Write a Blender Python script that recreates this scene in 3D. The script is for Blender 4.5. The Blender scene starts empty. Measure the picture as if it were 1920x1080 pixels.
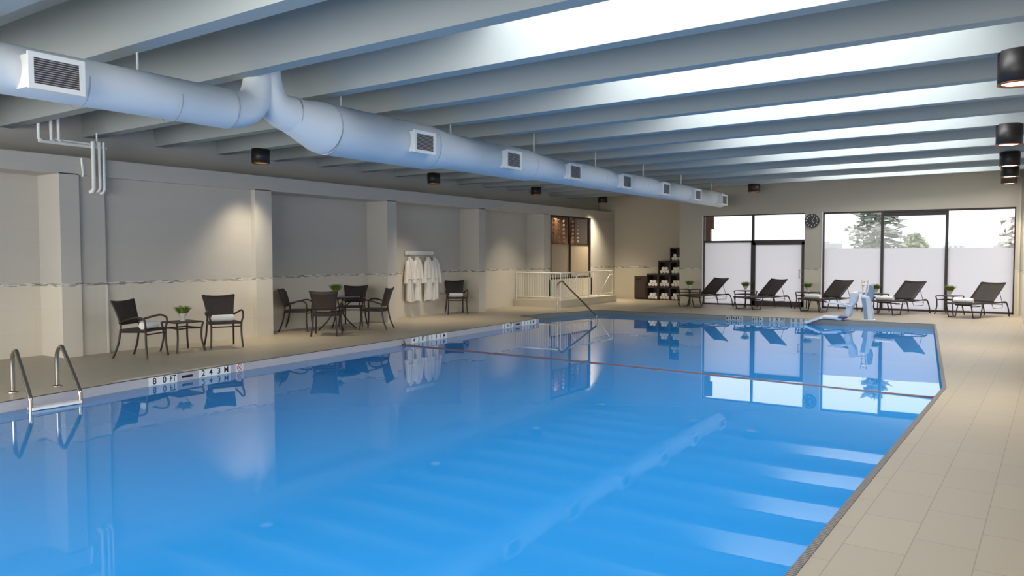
import bpy, bmesh, math, random
from mathutils import Vector, Matrix, geometry
random.seed(7)
PI=math.pi
sc=bpy.context.scene
COL=sc.collection
# ---------------------------------------------------------------- materials
def new_mat(name):
    m=bpy.data.materials.new(name); m.use_nodes=True
    nt=m.node_tree; nt.nodes.clear()
    out=nt.nodes.new('ShaderNodeOutputMaterial')
    return m,nt,out
def N(nt,t,**kw):
    n=nt.nodes.new(t)
    for k,v in kw.items():
        if k in n.inputs.keys(): n.inputs[k].default_value=v
        else: setattr(n,k,v)
    return n
def c4(c): return (c[0],c[1],c[2],1)
def srgb(r,g,b):
    f=lambda v:(v/255/12.92 if v/255<=.04045 else ((v/255+.055)/1.055)**2.4)
    return (f(r),f(g),f(b))
def mat(name,col,rough=.6,metal=0,var=.06,scale=8,bump=0,bscale=60,spec=.5):
    m,nt,out=new_mat(name)
    b=N(nt,'ShaderNodeBsdfPrincipled'); b.inputs['Roughness'].default_value=rough; b.inputs['Metallic'].default_value=metal
    b.inputs['Specular IOR Level'].default_value=spec
    tc=N(nt,'ShaderNodeTexCoord'); no=N(nt,'ShaderNodeTexNoise'); no.inputs['Scale'].default_value=scale; no.inputs['Detail'].default_value=4
    nt.links.new(tc.outputs['Object'],no.inputs['Vector'])
    mx=N(nt,'ShaderNodeMix',data_type='RGBA')
    mx.inputs['A'].default_value=c4([max(0,v*(1-var)) for v in col]); mx.inputs['B'].default_value=c4([min(1,v*(1+var)) for v in col])
    nt.links.new(no.outputs['Fac'],mx.inputs['Factor']); nt.links.new(mx.outputs['Result'],b.inputs['Base Color'])
    if bump:
        n2=N(nt,'ShaderNodeTexNoise'); n2.inputs['Scale'].default_value=bscale
        nt.links.new(tc.outputs['Object'],n2.inputs['Vector'])
        bp=N(nt,'ShaderNodeBump'); bp.inputs['Strength'].default_value=bump; bp.inputs['Distance'].default_value=.01
        nt.links.new(n2.outputs['Fac'],bp.inputs['Height']); nt.links.new(bp.outputs['Normal'],b.inputs['Normal'])
    nt.links.new(b.outputs[0],out.inputs[0])
    return m
def emis(name,col,s):
    m,nt,out=new_mat(name); e=N(nt,'ShaderNodeEmission'); e.inputs[0].default_value=c4(col); e.inputs[1].default_value=s
    nt.links.new(e.outputs[0],out.inputs[0]); return m
def math_(nt,op,a,b=None,c=None):
    n=nt.nodes.new('ShaderNodeMath'); n.operation=op
    for i,v in enumerate((a,b,c)):
        if v is None: continue
        if hasattr(v,'links'): nt.links.new(v,n.inputs[i])
        else: n.inputs[i].default_value=v
    return n.outputs[0]
def mixc(nt,f,a,b):
    n=N(nt,'ShaderNodeMix',data_type='RGBA')
    for k,v in (('Factor',f),('A',a),('B',b)):
        if hasattr(v,'links'): nt.links.new(v,n.inputs[k])
        elif k=='Factor': n.inputs[k].default_value=v
        else: n.inputs[k].default_value=c4(v)
    return n.outputs['Result']
def wall_mat(name,paint,tile,band=True):
    m,nt,out=new_mat(name)
    b=N(nt,'ShaderNodeBsdfPrincipled')
    g=N(nt,'ShaderNodeNewGeometry'); s=N(nt,'ShaderNodeSeparateXYZ'); nt.links.new(g.outputs['Position'],s.inputs[0])
    h=math_(nt,'ADD',s.outputs[0],s.outputs[1]); z=s.outputs[2]
    cv=N(nt,'ShaderNodeCombineXYZ'); nt.links.new(h,cv.inputs[0]); nt.links.new(z,cv.inputs[1])
    no=N(nt,'ShaderNodeTexNoise'); no.inputs['Scale'].default_value=1.3; no.inputs['Detail'].default_value=5
    nt.links.new(cv.outputs[0],no.inputs['Vector'])
    # large stucco scored joints above, wall tile below
    br=N(nt,'ShaderNodeTexBrick'); br.offset=.5; br.inputs['Scale'].default_value=1; br.inputs['Brick Width'].default_value=1.22
    br.inputs['Row Height'].default_value=.2; br.inputs['Mortar Size'].default_value=.004
    br.inputs['Color1'].default_value=c4(paint); br.inputs['Color2'].default_value=c4([v*.98 for v in paint]); br.inputs['Mortar'].default_value=c4([v*.95 for v in paint])
    nt.links.new(cv.outputs[0],br.inputs['Vector'])
    bt=N(nt,'ShaderNodeTexBrick'); bt.offset=0; bt.inputs['Scale'].default_value=1; bt.inputs['Brick Width'].default_value=.62
    bt.inputs['Row Height'].default_value=.37; bt.inputs['Mortar Size'].default_value=.004
    bt.inputs['Color1'].default_value=c4(tile); bt.inputs['Color2'].default_value=c4([v*.97 for v in tile]); bt.inputs['Mortar'].default_value=c4([v*.93 for v in tile])
    nt.links.new(cv.outputs[0],bt.inputs['Vector'])
    low=math_(nt,'LESS_THAN',z,1.11)
    c=mixc(nt,low,br.outputs['Color'],bt.outputs['Color'])
    c=mixc(nt,math_(nt,'MULTIPLY',no.outputs['Fac'],.12),c,[v*.8 for v in paint])
    if band:
        mo=N(nt,'ShaderNodeTexBrick'); mo.offset=.37; mo.inputs['Scale'].default_value=1; mo.inputs['Brick Width'].default_value=.11
        mo.inputs['Row Height'].default_value=.019; mo.inputs['Mortar Size'].default_value=.002; mo.inputs['Bias'].default_value=-.1
        mo.inputs['Color1'].default_value=c4(srgb(235,232,222)); mo.inputs['Color2'].default_value=c4(srgb(78,72,64)); mo.inputs['Mortar'].default_value=c4(srgb(170,165,155))
        nt.links.new(cv.outputs[0],mo.inputs['Vector'])
        inb=math_(nt,'MULTIPLY',math_(nt,'GREATER_THAN',z,1.11),math_(nt,'LESS_THAN',z,1.155))
        c=mixc(nt,inb,c,mo.outputs['Color'])
    nt.links.new(c,b.inputs['Base Color'])
    r=math_(nt,'SUBTRACT',.75,math_(nt,'MULTIPLY',low,.35)); nt.links.new(r,b.inputs['Roughness'])
    nt.links.new(b.outputs[0],out.inputs[0]); return m
M={}
M['wall']=wall_mat('wall_finish',srgb(198,194,186),srgb(222,214,198))
M['wall_back']=wall_mat('wall_finish_back',srgb(186,180,166),srgb(206,198,178))
M['beam']=mat('painted_concrete_beam',srgb(160,167,166),.8,var=.03,scale=1.5,bump=.05)
M['ceil']=mat('painted_ceiling_slab',srgb(196,200,198),.85,var=.04)
M['duct']=mat('painted_duct_white',srgb(216,221,224),.45,var=.02,scale=3)
M['seam']=mat('duct_seam',srgb(176,180,182),.5)
M['white']=mat('white_enamel',srgb(236,236,232),.35,var=.02)
M['plate']=mat('white_plate',srgb(240,240,236),.3,var=.02)
M['black']=mat('black_paint',srgb(34,30,28),.45,var=.1)
M['copper']=mat('bronze_rim',srgb(150,92,52),.35,metal=.7)
M['frame']=mat('dark_bronze_frame',srgb(44,32,32),.45,var=.1)
M['chrome']=mat('brushed_steel',srgb(190,180,168),.25,metal=1,var=.04)
M['towel']=mat('white_terry',srgb(240,238,232),.95,var=.04,scale=30,bump=.5,bscale=220)
M['robe']=mat('white_robe_cotton',srgb(232,230,226),.95,var=.04,scale=12,bump=.4,bscale=160)
M['darkwood']=mat('espresso_wood',srgb(58,46,42),.45,var=.15,scale=6)
M['brownwall']=mat('brown_wood_panel',srgb(150,112,84),.6,var=.2,scale=4)
M['brass']=mat('pale_hanging_trim',srgb(205,180,150),.5)
M['coping']=mat('pale_coping_tile',srgb(190,186,188),.35,var=.05,scale=5)
M['copingdark']=mat('grey_waterline_tile',srgb(120,124,122),.35,var=.1,scale=14)
M['line']=mat('dark_gutter_line',srgb(64,58,52),.6)
M['liftwhite']=mat('pool_lift_grey_white',srgb(205,212,220),.35,var=.03)
M['liftblue']=mat('pool_lift_blue_grey',srgb(120,146,172),.4,var=.05)
M['liftseat']=mat('pool_lift_navy',srgb(40,56,120),.5)
M['post']=mat('brown_timber',srgb(122,88,78),.7,var=.15)
M['terrace']=mat('pale_terrace',srgb(190,188,184),.9,var=.1)
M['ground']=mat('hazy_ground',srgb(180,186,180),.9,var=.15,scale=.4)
M['build']=mat('hazy_far_building',srgb(205,208,212),.9,var=.06,scale=.3)  # distance haze is mixed into this pale colour
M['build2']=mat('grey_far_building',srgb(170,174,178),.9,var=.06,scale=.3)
M['bark']=mat('hazed_bark',srgb(206,196,188),.9,var=.1)  # bark lightened to stand in for haze
M['needle']=mat('misty_needles',srgb(172,178,168),.9,var=.2,scale=3)  # mist over the trees is put into the pale needle colours
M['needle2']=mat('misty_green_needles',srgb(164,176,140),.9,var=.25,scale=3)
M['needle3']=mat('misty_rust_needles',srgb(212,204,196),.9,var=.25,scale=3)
M['grass']=mat('grass_blades',srgb(110,132,42),.6,var=.35,scale=40)
M['pot']=mat('white_ceramic',srgb(225,222,214),.3,var=.02)
M['red']=mat('red_ink',srgb(196,50,60),.5)
M['ink']=mat('black_ink',srgb(22,20,22),.4)
M['rope']=mat('brown_rope',srgb(120,84,72),.6,var=.2,scale=20)
M['joint']=mat('white_joint',srgb(228,224,214),.6)
def wicker(name,col):
    m,nt,out=new_mat(name); b=N(nt,'ShaderNodeBsdfPrincipled'); b.inputs['Roughness'].default_value=.5
    tc=N(nt,'ShaderNodeTexCoord'); mp=N(nt,'ShaderNodeMapping'); nt.links.new(tc.outputs['Object'],mp.inputs[0])
    ck=N(nt,'ShaderNodeTexChecker'); ck.inputs['Scale'].default_value=55
    ck.inputs['Color1'].default_value=c4(col); ck.inputs['Color2'].default_value=c4([v*.55 for v in col])
    nt.links.new(mp.outputs[0],ck.inputs['Vector'])
    nt.links.new(ck.outputs['Color'],b.inputs['Base Color'])
    bp=N(nt,'ShaderNodeBump'); bp.inputs['Strength'].default_value=.5; bp.inputs['Distance'].default_value=.004
    nt.links.new(ck.outputs['Fac'],bp.inputs['Height']); nt.links.new(bp.outputs['Normal'],b.inputs['Normal'])
    nt.links.new(b.outputs[0],out.inputs[0]); return m
M['wicker']=wicker('brown_wicker',srgb(62,50,44))
M['tube']=mat('dark_brown_tube',srgb(48,36,32),.4,var=.1)
M['sling']=wicker('charcoal_sling',srgb(48,42,38))
def grille_mat():
    m,nt,out=new_mat('duct_grille'); b=N(nt,'ShaderNodeBsdfPrincipled')
    tc=N(nt,'ShaderNodeTexCoord'); s=N(nt,'ShaderNodeSeparateXYZ'); nt.links.new(tc.outputs['Object'],s.inputs[0])
    a=math_(nt,'LESS_THAN',math_(nt,'FRACT',math_(nt,'MULTIPLY',s.outputs[2],52)),.28)
    c=mixc(nt,a,srgb(48,44,46),srgb(176,172,176)); nt.links.new(c,b.inputs['Base Color']); nt.links.new(b.outputs[0],out.inputs[0]); return m
M['grille']=grille_mat()
def floor_mat():
    m,nt,out=new_mat('deck_tile'); b=N(nt,'ShaderNodeBsdfPrincipled')
    tc=N(nt,'ShaderNodeTexCoord'); mp=N(nt,'ShaderNodeMapping'); mp.inputs['Rotation'].default_value=(0,0,math.radians(90-2.3+0)*-1)
    mp.inputs['Rotation'].default_value=(0,0,math.radians(-87.7))
    nt.links.new(tc.outputs['Object'],mp.inputs[0])
    br=N(nt,'ShaderNodeTexBrick'); br.offset=.5; br.inputs['Scale'].default_value=1; br.inputs['Brick Width'].default_value=.60; br.inputs['Row Height'].default_value=.31
    br.inputs['Mortar Size'].default_value=.003; br.inputs['Color1'].default_value=c4(srgb(160,149,131)); br.inputs['Color2'].default_value=c4(srgb(156,145,128)); br.inputs['Mortar'].default_value=c4(srgb(128,117,100))
    nt.links.new(mp.outputs[0],br.inputs['Vector'])
    no=N(nt,'ShaderNodeTexNoise'); no.inputs['Scale'].default_value=.8; no.inputs['Detail'].default_value=6; nt.links.new(tc.outputs['Object'],no.inputs['Vector'])
    s=N(nt,'ShaderNodeSeparateXYZ'); nt.links.new(tc.outputs['Object'],s.inputs[0])
    left=math_(nt,'LESS_THAN',s.outputs[0],-9)
    n3=N(nt,'ShaderNodeTexNoise'); n3.inputs['Scale'].default_value=5; nt.links.new(tc.outputs['Object'],n3.inputs['Vector'])
    plain=mixc(nt,n3.outputs['Fac'],srgb(176,166,146),srgb(188,178,158))
    c=mixc(nt,math_(nt,'MULTIPLY',left,.85),br.outputs['Color'],plain)
    c=mixc(nt,math_(nt,'MULTIPLY',no.outputs['Fac'],.25),c,srgb(150,138,118))
    nt.links.new(c,b.inputs['Base Color']); b.inputs['Roughness'].default_value=.42; b.inputs['Specular IOR Level'].default_value=.4
    nt.links.new(b.outputs[0],out.inputs[0]); return m
M['floor']=floor_mat()
def grate_mat():
    m,nt,out=new_mat('gutter_grate'); b=N(nt,'ShaderNodeBsdfPrincipled')
    tc=N(nt,'ShaderNodeTexCoord'); s=N(nt,'ShaderNodeSeparateXYZ'); nt.links.new(tc.outputs['Object'],s.inputs[0])
    a=math_(nt,'LESS_THAN',math_(nt,'FRACT',math_(nt,'MULTIPLY',s.outputs[1],38)),.45)
    c=mixc(nt,a,srgb(128,120,112),srgb(66,60,58)); nt.links.new(c,b.inputs['Base Color']); b.inputs['Roughness'].default_value=.5
    nt.links.new(b.outputs[0],out.inputs[0]); return m
M['grate']=grate_mat()
WTINT=(.36,.80,.98)
def water_mat():
    m,nt,out=new_mat('pool_water')
    fr=N(nt,'ShaderNodeFresnel'); fr.inputs[0].default_value=1.33
    no=N(nt,'ShaderNodeTexNoise'); no.inputs['Scale'].default_value=1.1; no.inputs['Detail'].default_value=2
    tc=N(nt,'ShaderNodeTexCoord'); nt.links.new(tc.outputs['Object'],no.inputs['Vector'])
    bp=N(nt,'ShaderNodeBump'); bp.inputs['Strength'].default_value=.02; bp.inputs['Distance'].default_value=.03
    nt.links.new(no.outputs['Fac'],bp.inputs['Height'])
    tr=N(nt,'ShaderNodeBsdfTransparent'); tr.inputs[0].default_value=c4(WTINT)
    gl=N(nt,'ShaderNodeBsdfGlossy'); gl.inputs['Roughness'].default_value=.012; gl.inputs[0].default_value=(1,1,1,1)
    nt.links.new(bp.outputs[0],gl.inputs['Normal']); nt.links.new(bp.outputs[0],fr.inputs['Normal'])
    df=N(nt,'ShaderNodeBsdfDiffuse'); df.inputs[0].default_value=c4((.034,.34,.80))
    body=N(nt,'ShaderNodeMixShader'); body.inputs[0].default_value=.62; nt.links.new(tr.outputs[0],body.inputs[1]); nt.links.new(df.outputs[0],body.inputs[2])
    mx=N(nt,'ShaderNodeMixShader'); nt.links.new(fr.outputs[0],mx.inputs[0]); nt.links.new(body.outputs[0],mx.inputs[1]); nt.links.new(gl.outputs[0],mx.inputs[2])
    nt.links.new(mx.outputs[0],out.inputs[0]); return m
M['water']=water_mat()
M['basin']=mat('pool_basin_paint',(.17,.60,.90),.8,var=.03,scale=.6)
def glass_mat(name,tint=(1,1,1)):
    m,nt,out=new_mat(name); fr=N(nt,'ShaderNodeFresnel'); fr.inputs[0].default_value=1.45
    ge=N(nt,'ShaderNodeNewGeometry'); fac=math_(nt,'MULTIPLY',fr.outputs[0],math_(nt,'SUBTRACT',1.0,ge.outputs['Backfacing']))
    tr=N(nt,'ShaderNodeBsdfTransparent'); tr.inputs[0].default_value=c4(tint); gl=N(nt,'ShaderNodeBsdfGlossy'); gl.inputs['Roughness'].default_value=.02
    mx=N(nt,'ShaderNodeMixShader'); nt.links.new(fac,mx.inputs[0]); nt.links.new(tr.outputs[0],mx.inputs[1]); nt.links.new(gl.outputs[0],mx.inputs[2])
    nt.links.new(mx.outputs[0],out.inputs[0]); return m
M['glass']=glass_mat('clear_glass',(.97,.98,.98))
def frost_mat(name,col,dif=.35):
    m,nt,out=new_mat(name)
    t=N(nt,'ShaderNodeBsdfTranslucent'); t.inputs[0].default_value=c4(col)
    d=N(nt,'ShaderNodeBsdfDiffuse'); d.inputs[0].default_value=c4(col)
    mx=N(nt,'ShaderNodeMixShader'); mx.inputs[0].default_value=dif
    nt.links.new(t.outputs[0],mx.inputs[1]); nt.links.new(d.outputs[0],mx.inputs[2])
    nt.links.new(mx.outputs[0],out.inputs[0]); return m
M['frost']=frost_mat('frosted_glass',(.88,.87,.9),.1)
M['frosttan']=mat('frosted_tan_glass',srgb(186,172,150),.4)
M['skylight']=emis('skylight_daylight',(.98,.98,1.0),8.5)
M['lens_dim']=emis('dim_lamp_lens',(1,.8,.5),.35)
M['lens']=emis('lamp_lens',(1,.86,.64),6)
# ---------------------------------------------------------------- mesh builder
class MB:
    def __init__(s): s.v=[]; s.f=[]; s.m=[]; s.smooth=[]
    def add(s,vs,fs,mi=0,sm=False):
        o=len(s.v); s.v+= [tuple(v) for v in vs]; s.f+=[tuple(i+o for i in f) for f in fs]; s.m+=[mi]*len(fs); s.smooth+=[sm]*len(fs); return s
    def box(s,x0,x1,y0,y1,z0,z1,mi=0):
        v=[(x,y,z) for z in (z0,z1) for y in (y0,y1) for x in (x0,x1)]
        return s.add(v,[(0,2,3,1),(4,5,7,6),(0,1,5,4),(2,6,7,3),(0,4,6,2),(1,3,7,5)],mi)
    def hexa(s,b,t,mi=0): # b,t lists of 4 corner points (ccw)
        return s.add(list(b)+list(t),[(3,2,1,0),(4,5,6,7)]+[(i,(i+1)%4,4+(i+1)%4,4+i) for i in range(4)],mi)
    def prism(s,poly,z0,z1,mi=0):
        n=len(poly); v=[(p[0],p[1],z0) for p in poly]+[(p[0],p[1],z1) for p in poly]
        return s.add(v,[tuple(range(n))[::-1],tuple(range(n,2*n))]+[(i,(i+1)%n,n+(i+1)%n,n+i) for i in range(n)],mi)
    def tube(s,pts,r,n=8,mi=0,cap=True,sy=1.0,up=None):
        pts=[Vector(p) for p in pts]; R=r if isinstance(r,(list,tuple)) else [r]*len(pts)
        rings=[]; prev=None
        for i,p in enumerate(pts):
            if i==0: d=pts[1]-p
            elif i==len(pts)-1: d=p-pts[i-1]
            else: d=(pts[i+1]-p).normalized()+(p-pts[i-1]).normalized()
            d.normalize()
            if prev is None:
                u=Vector(up) if up else (Vector((0,0,1)) if abs(d.z)<.9 else Vector((0,1,0)))
            else: u=prev
            u=(u-d*u.dot(d)).normalized(); prev=u; w=d.cross(u)
            rings.append([p+(u*math.cos(2*PI*k/n)*sy+w*math.sin(2*PI*k/n))*R[i] for k in range(n)])
        vs=[q for rg in rings for q in rg]; fs=[]
        for i in range(len(pts)-1):
            for k in range(n):
                a=i*n+k; b=i*n+(k+1)%n; fs.append((a,b,b+n,a+n))
        s.add(vs,fs,mi,True)
        if cap:
            s.add(rings[0],[tuple(range(n))[::-1]],mi); s.add(rings[-1],[tuple(range(n))],mi)
        return s
    def lathe(s,prof,c=(0,0,0),n=20,mi=0,cap=True):
        vs=[];fs=[]
        for r,z in prof:
            for k in range(n): vs.append((c[0]+r*math.cos(2*PI*k/n),c[1]+r*math.sin(2*PI*k/n),c[2]+z))
        for i in range(len(prof)-1):
            for k in range(n):
                a=i*n+k;b=i*n+(k+1)%n; fs.append((a,b,b+n,a+n))
        s.add(vs,fs,mi,True)
        if cap:
            if prof[0][0]>1e-4: s.add(vs[:n],[tuple(range(n))[::-1]],mi)
            if prof[-1][0]>1e-4: s.add(vs[-n:],[tuple(range(n))],mi)
        return s
    def grid(s,fn,nu,nv,th=0,mi=0):
        P=[[Vector(fn(i/nu,j/nv)) for j in range(nv+1)] for i in range(nu+1)]
        if th==0:
            vs=[p for r in P for p in r]
            fs=[(i*(nv+1)+j,(i+1)*(nv+1)+j,(i+1)*(nv+1)+j+1,i*(nv+1)+j+1) for i in range(nu) for j in range(nv)]
            return s.add(vs,fs,mi,True)
        nr=[]
        for i in range(nu+1):
            for j in range(nv+1):
                a=P[min(i+1,nu)][j]-P[max(i-1,0)][j]; b=P[i][min(j+1,nv)]-P[i][max(j-1,0)]
                nr.append(a.cross(b).normalized()*th/2)
        fl=[p for r in P for p in r]; n0=len(fl)
        vs=[p+n for p,n in zip(fl,nr)]+[p-n for p,n in zip(fl,nr)]
        W=nv+1; fs=[]
        for i in range(nu):
            for j in range(nv):
                a=i*W+j; fs.append((a,a+W,a+W+1,a+1)); fs.append((n0+a+1,n0+a+W+1,n0+a+W,n0+a))
        for j in range(nv):
            fs.append((j,j+1,n0+j+1,n0+j)); a=nu*W+j; fs.append((a+1,a,n0+a,n0+a+1))
        for i in range(nu):
            a=i*W; fs.append((a+W,a,n0+a,n0+a+W)); a=i*W+nv; fs.append((a,a+W,n0+a+W,n0+a))
        return s.add(vs,fs,mi,True)
    def obj(s,name,mats,parent=None,bevel=0,loc=None):
        me=bpy.data.meshes.new(name); me.from_pydata(s.v,[],s.f)
        if not isinstance(mats,(list,tuple)): mats=[mats]
        for m in mats: me.materials.append(m)
        me.polygons.foreach_set('material_index',s.m); me.polygons.foreach_set('use_smooth',s.smooth)
        me.update()
        bm=bmesh.new(); bm.from_mesh(me); bmesh.ops.recalc_face_normals(bm,faces=bm.faces); bm.to_mesh(me); bm.free()
        o=bpy.data.objects.new(name,me); COL.objects.link(o)
        if parent: o.parent=parent
        if loc: o.location=loc
        if bevel:
            b=o.modifiers.new('bevel','BEVEL'); b.width=bevel; b.segments=2; b.limit_method='ANGLE'
        return o
def tag(o,label=None,cat=None,group=None,kind=None):
    if label: o['label']=label
    if cat: o['category']=cat
    if group: o['group']=group
    if kind: o['kind']=kind
    return o
def empty(name,loc,rz=0):
    o=bpy.data.objects.new(name,None); o.empty_display_size=.1; COL.objects.link(o); o.location=loc; o.rotation_euler=(0,0,rz); return o
def dup(o,parent=None):
    c=o.copy(); COL.objects.link(c)
    if parent: c.parent=parent
    for ch in [x for x in bpy.data.objects if x.parent==o]: dup(ch,c)
    return c
def struct(o,label=None,cat=None): return tag(o,label,cat,kind='structure')
def bez(p0,p1,p2,p3,n=8):
    p0,p1,p2,p3=map(Vector,(p0,p1,p2,p3)); r=[]
    for i in range(n+1):
        t=i/n; r.append(p0*(1-t)**3+p1*3*t*(1-t)**2+p2*3*t*t*(1-t)+p3*t**3)
    return r
def crom(P,n=5):
    P=[Vector(p) for p in P]; out=[]
    for i in range(len(P)-1):
        a=P[max(i-1,0)];b=P[i];c=P[i+1];d=P[min(i+2,len(P)-1)]
        for k in range(n):
            t=k/n; out.append(.5*((2*b)+(c-a)*t+(2*a-5*b+4*c-d)*t*t+(3*b-a-3*c+d)*t**3))
    out.append(P[-1]); return out
_font=None
def text_mesh(name,body,size,material,parent,loc,rot,depth=.001,xs=1.0):
    cu=bpy.data.curves.new('txt','FONT'); cu.body=body; cu.size=size; cu.align_x='CENTER'; cu.align_y='CENTER'; cu.extrude=depth; cu.offset=size*.012
    o=bpy.data.objects.new('txt',cu); COL.objects.link(o)
    dg=bpy.context.evaluated_depsgraph_get(); dg.update()
    me=bpy.data.meshes.new_from_object(o.evaluated_get(dg)); bpy.data.objects.remove(o)
    me.name=name; me.materials.clear(); me.materials.append(material)
    ob=bpy.data.objects.new(name,me); COL.objects.link(ob); ob.parent=parent; ob.location=loc; ob.rotation_euler=rot; ob.scale=(xs,1,1)
    return ob
# ---------------------------------------------------------------- key dims
XP=-12.35; XN=-13.0; YB=24.14; YA=26.1; WZ=-.115
POOL=[(-9.05,.8),(-9.2,3.99),(-9.39,5.55),(-9.55,7.67),(-9.66,10.6),(-9.84,15.2),(-9.86,16.49),(-10.72,16.98),(-9.95,19.92),(-1.41,19.92),(-.62,10.52),(-.79,6.11),(-.87,3.93),(-.93,.8)]
XR=1.7; YN=-3.0
# floor with pool opening
outer=[(-13.3,YN-.2),(XR+.2,YN-.2),(XR+.2,24.3),(-8.3,24.3),(-8.3,26.3),(-13.3,26.3)]
tri=geometry.tessellate_polygon([[Vector((x,y,0)) for x,y in outer],[Vector((x,y,0)) for x,y in POOL]])
allp=outer+POOL
fl=MB(); fl.add([(x,y,0) for x,y in allp],[tuple(t) for t in tri])
npo=len(outer); nP=len(POOL)
o=fl.obj('floor',M['floor']); struct(o,'beige tiled pool deck','floor')
for p in o.data.polygons:
    if p.normal.z<0: p.flip()
# waterline band (vertical) above & below water
wl=MB()
for i in range(nP):
    a=POOL[i];b=POOL[(i+1)%nP]
    dark = 1 if i in (6,7,8,9,10,11,12,13) else 0
    wl.add([(a[0],a[1],0),(b[0],b[1],0),(b[0],b[1],-.17),(a[0],a[1],-.17)],[(0,1,2,3)],dark)
o=wl.obj('trim_1',[M['coping'],M['copingdark']]); struct(o,'tiled waterline band around the pool','trim')
bs=MB()
def depth(y): 
    return -2.5 if y<7 else (-2.5+ (y-7)/(11-7)*1.1 if y<11 else -1.4+(y-11)/9*.5)
for i in range(nP):
    a=POOL[i];b=POOL[(i+1)%nP]
    bs.add([(a[0],a[1],-.17),(b[0],b[1],-.17),(b[0],b[1],depth(b[1])),(a[0],a[1],depth(a[1]))],[(0,1,2,3)])
ys=[.8,3.93,5.55,6.11,7,7.67,10.52,11,15.2,16.49,19.92]
tri2=geometry.tessellate_polygon([[Vector((x,y,0)) for x,y in POOL]])
bs.add([(x,y,depth(y)) for x,y in POOL],[tuple(t) for t in tri2])
o=bs.obj('pool_basin',M['basin']); struct(o,'blue painted pool basin','pool')
wt=MB(); wt.add([(x,y,WZ) for x,y in POOL],[tuple(range(nP))])
o=wt.obj('pool_water',M['water']); tag(o,'still blue water filling the indoor pool','water',kind='stuff')
for p in o.data.polygons:
    if p.normal.z<0: p.flip()
# dark line along left & far edges ; grate along right edge
def strip(pts,w,z0,z1,side=1):
    mb=MB(); P=[Vector((x,y)) for x,y in pts]; L=[]
    for i,p in enumerate(P):
        d=(P[min(i+1,len(P)-1)]-P[max(i-1,0)]).normalized(); n=Vector((-d.y,d.x))*side; L.append((p,p+n*w))
    for i in range(len(P)-1):
        a,a2=L[i]; b,b2=L[i+1]
        mb.hexa([(a.x,a.y,z0),(b.x,b.y,z0),(b2.x,b2.y,z0),(a2.x,a2.y,z0)],[(a.x,a.y,z1),(b.x,b.y,z1),(b2.x,b2.y,z1),(a2.x,a2.y,z1)])
    return mb
o=strip(POOL[0:10],.022,-.004,.003,1).obj('trim_2',M['line']); struct(o,'dark edge line','trim')
o=strip(POOL[9:14],.045,-.012,.004,-1).obj('trim_3',M['grate']); struct(o,'slotted gutter grate','trim')
# ---------------------------------------------------------------- left wall
w=MB()
TOP=4.45
w.box(XN-.25,XN,YN-.2,YA+.2,-.05,TOP)                     # back of the niches / upper wall
fronts=[(-3,1.6),(2.3,2.62),(6.27,6.57),(9.94,10.34),(13.72,14.05),(17.44,17.75),(20.98,21.38),(24.2,26.1)]
for a,b in fronts: w.box(XN-.01,XP,a,b,-.05,2.875)
w.box(XN-.01,XP,YN-.2,YA,2.86,3.14)                      # lintel ledge
w.box(XN-.01,XP-.12,6.5,10.0,-.05,2.87)                # shallow niche beside table
w.box(XN-.01,XP-.06,6.5,7.01,-.05,2.87)
w.box(XN-.01,XP,21.3,24.3,-.05,.80)                  # below side window
o=w.obj('wall_left',M['wall']); struct(o,'left wall with shallow niches','wall')
j=MB(); j.box(XP-.12,XP-.055,7.0,7.03,0,1.12); o=j.obj('trim_4',M['joint']); struct(o,'white vertical tile edge','trim')
# side window (left wall)
s=MB()
y0,y1,z0,z1=21.38,24.2,.80,2.86; ym=22.72; X=XP-.03
for a,b,c,d in ((y0,y1,z1-.05,z1),(y0,y1,z0,z0+.05)): s.box(X-.06,X+.02,a,b,c,d)
for a in (y0,ym-.04,y1-.1): s.box(X-.06,X+.02,a,a+(.08 if a!=y1-.1 else .1),z0,z1)
s.box(X-.05,X+.005,y0,y1,1.93,1.95)
wf=s.obj('window_1',M['frame']); struct(wf,'brown framed interior window','window')
p=MB(); p.box(X-.03,X-.02,y0+.06,y1-.08,1.95,z1-.05); p.obj('upper_pane',M['glass'],wf)
p=MB(); p.box(X-.03,X-.02,y0+.06,y1-.08,z0+.04,1.93); p.obj('frosted_pane',M['frosttan'],wf)
r=MB(); r.box(XN+.005,XN+.03,y0,y1,z0,z1); r.obj('wood_backing',M['brownwall'],wf)
hb=MB()
for k in range(16):
    yy=y0+.2+k*.165
    for zz in (2.72,2.58,2.44,2.30,2.16,2.04):
        hb.lathe([(.0,-.05),(.022+.006*((k+int(zz*50))%3),0),(0,.05)],(XP-.35-.12*(k%2),yy,zz),8,cap=False)
hb.obj('hanging_decoration',M['brass'],wf)
li=bpy.data.lights.new('side_window_fill','AREA'); li.energy=14; li.color=(1,.85,.68); li.shape='RECTANGLE'; li.size=2.4; li.size_y=.2  # added fill light inside the side window, brightens its wood backing
lo=bpy.data.objects.new('side_window_fill',li); COL.objects.link(lo); lo.visible_glossy=False; lo.location=(-12.6,22.8,2.82); lo.parent=wf
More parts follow.
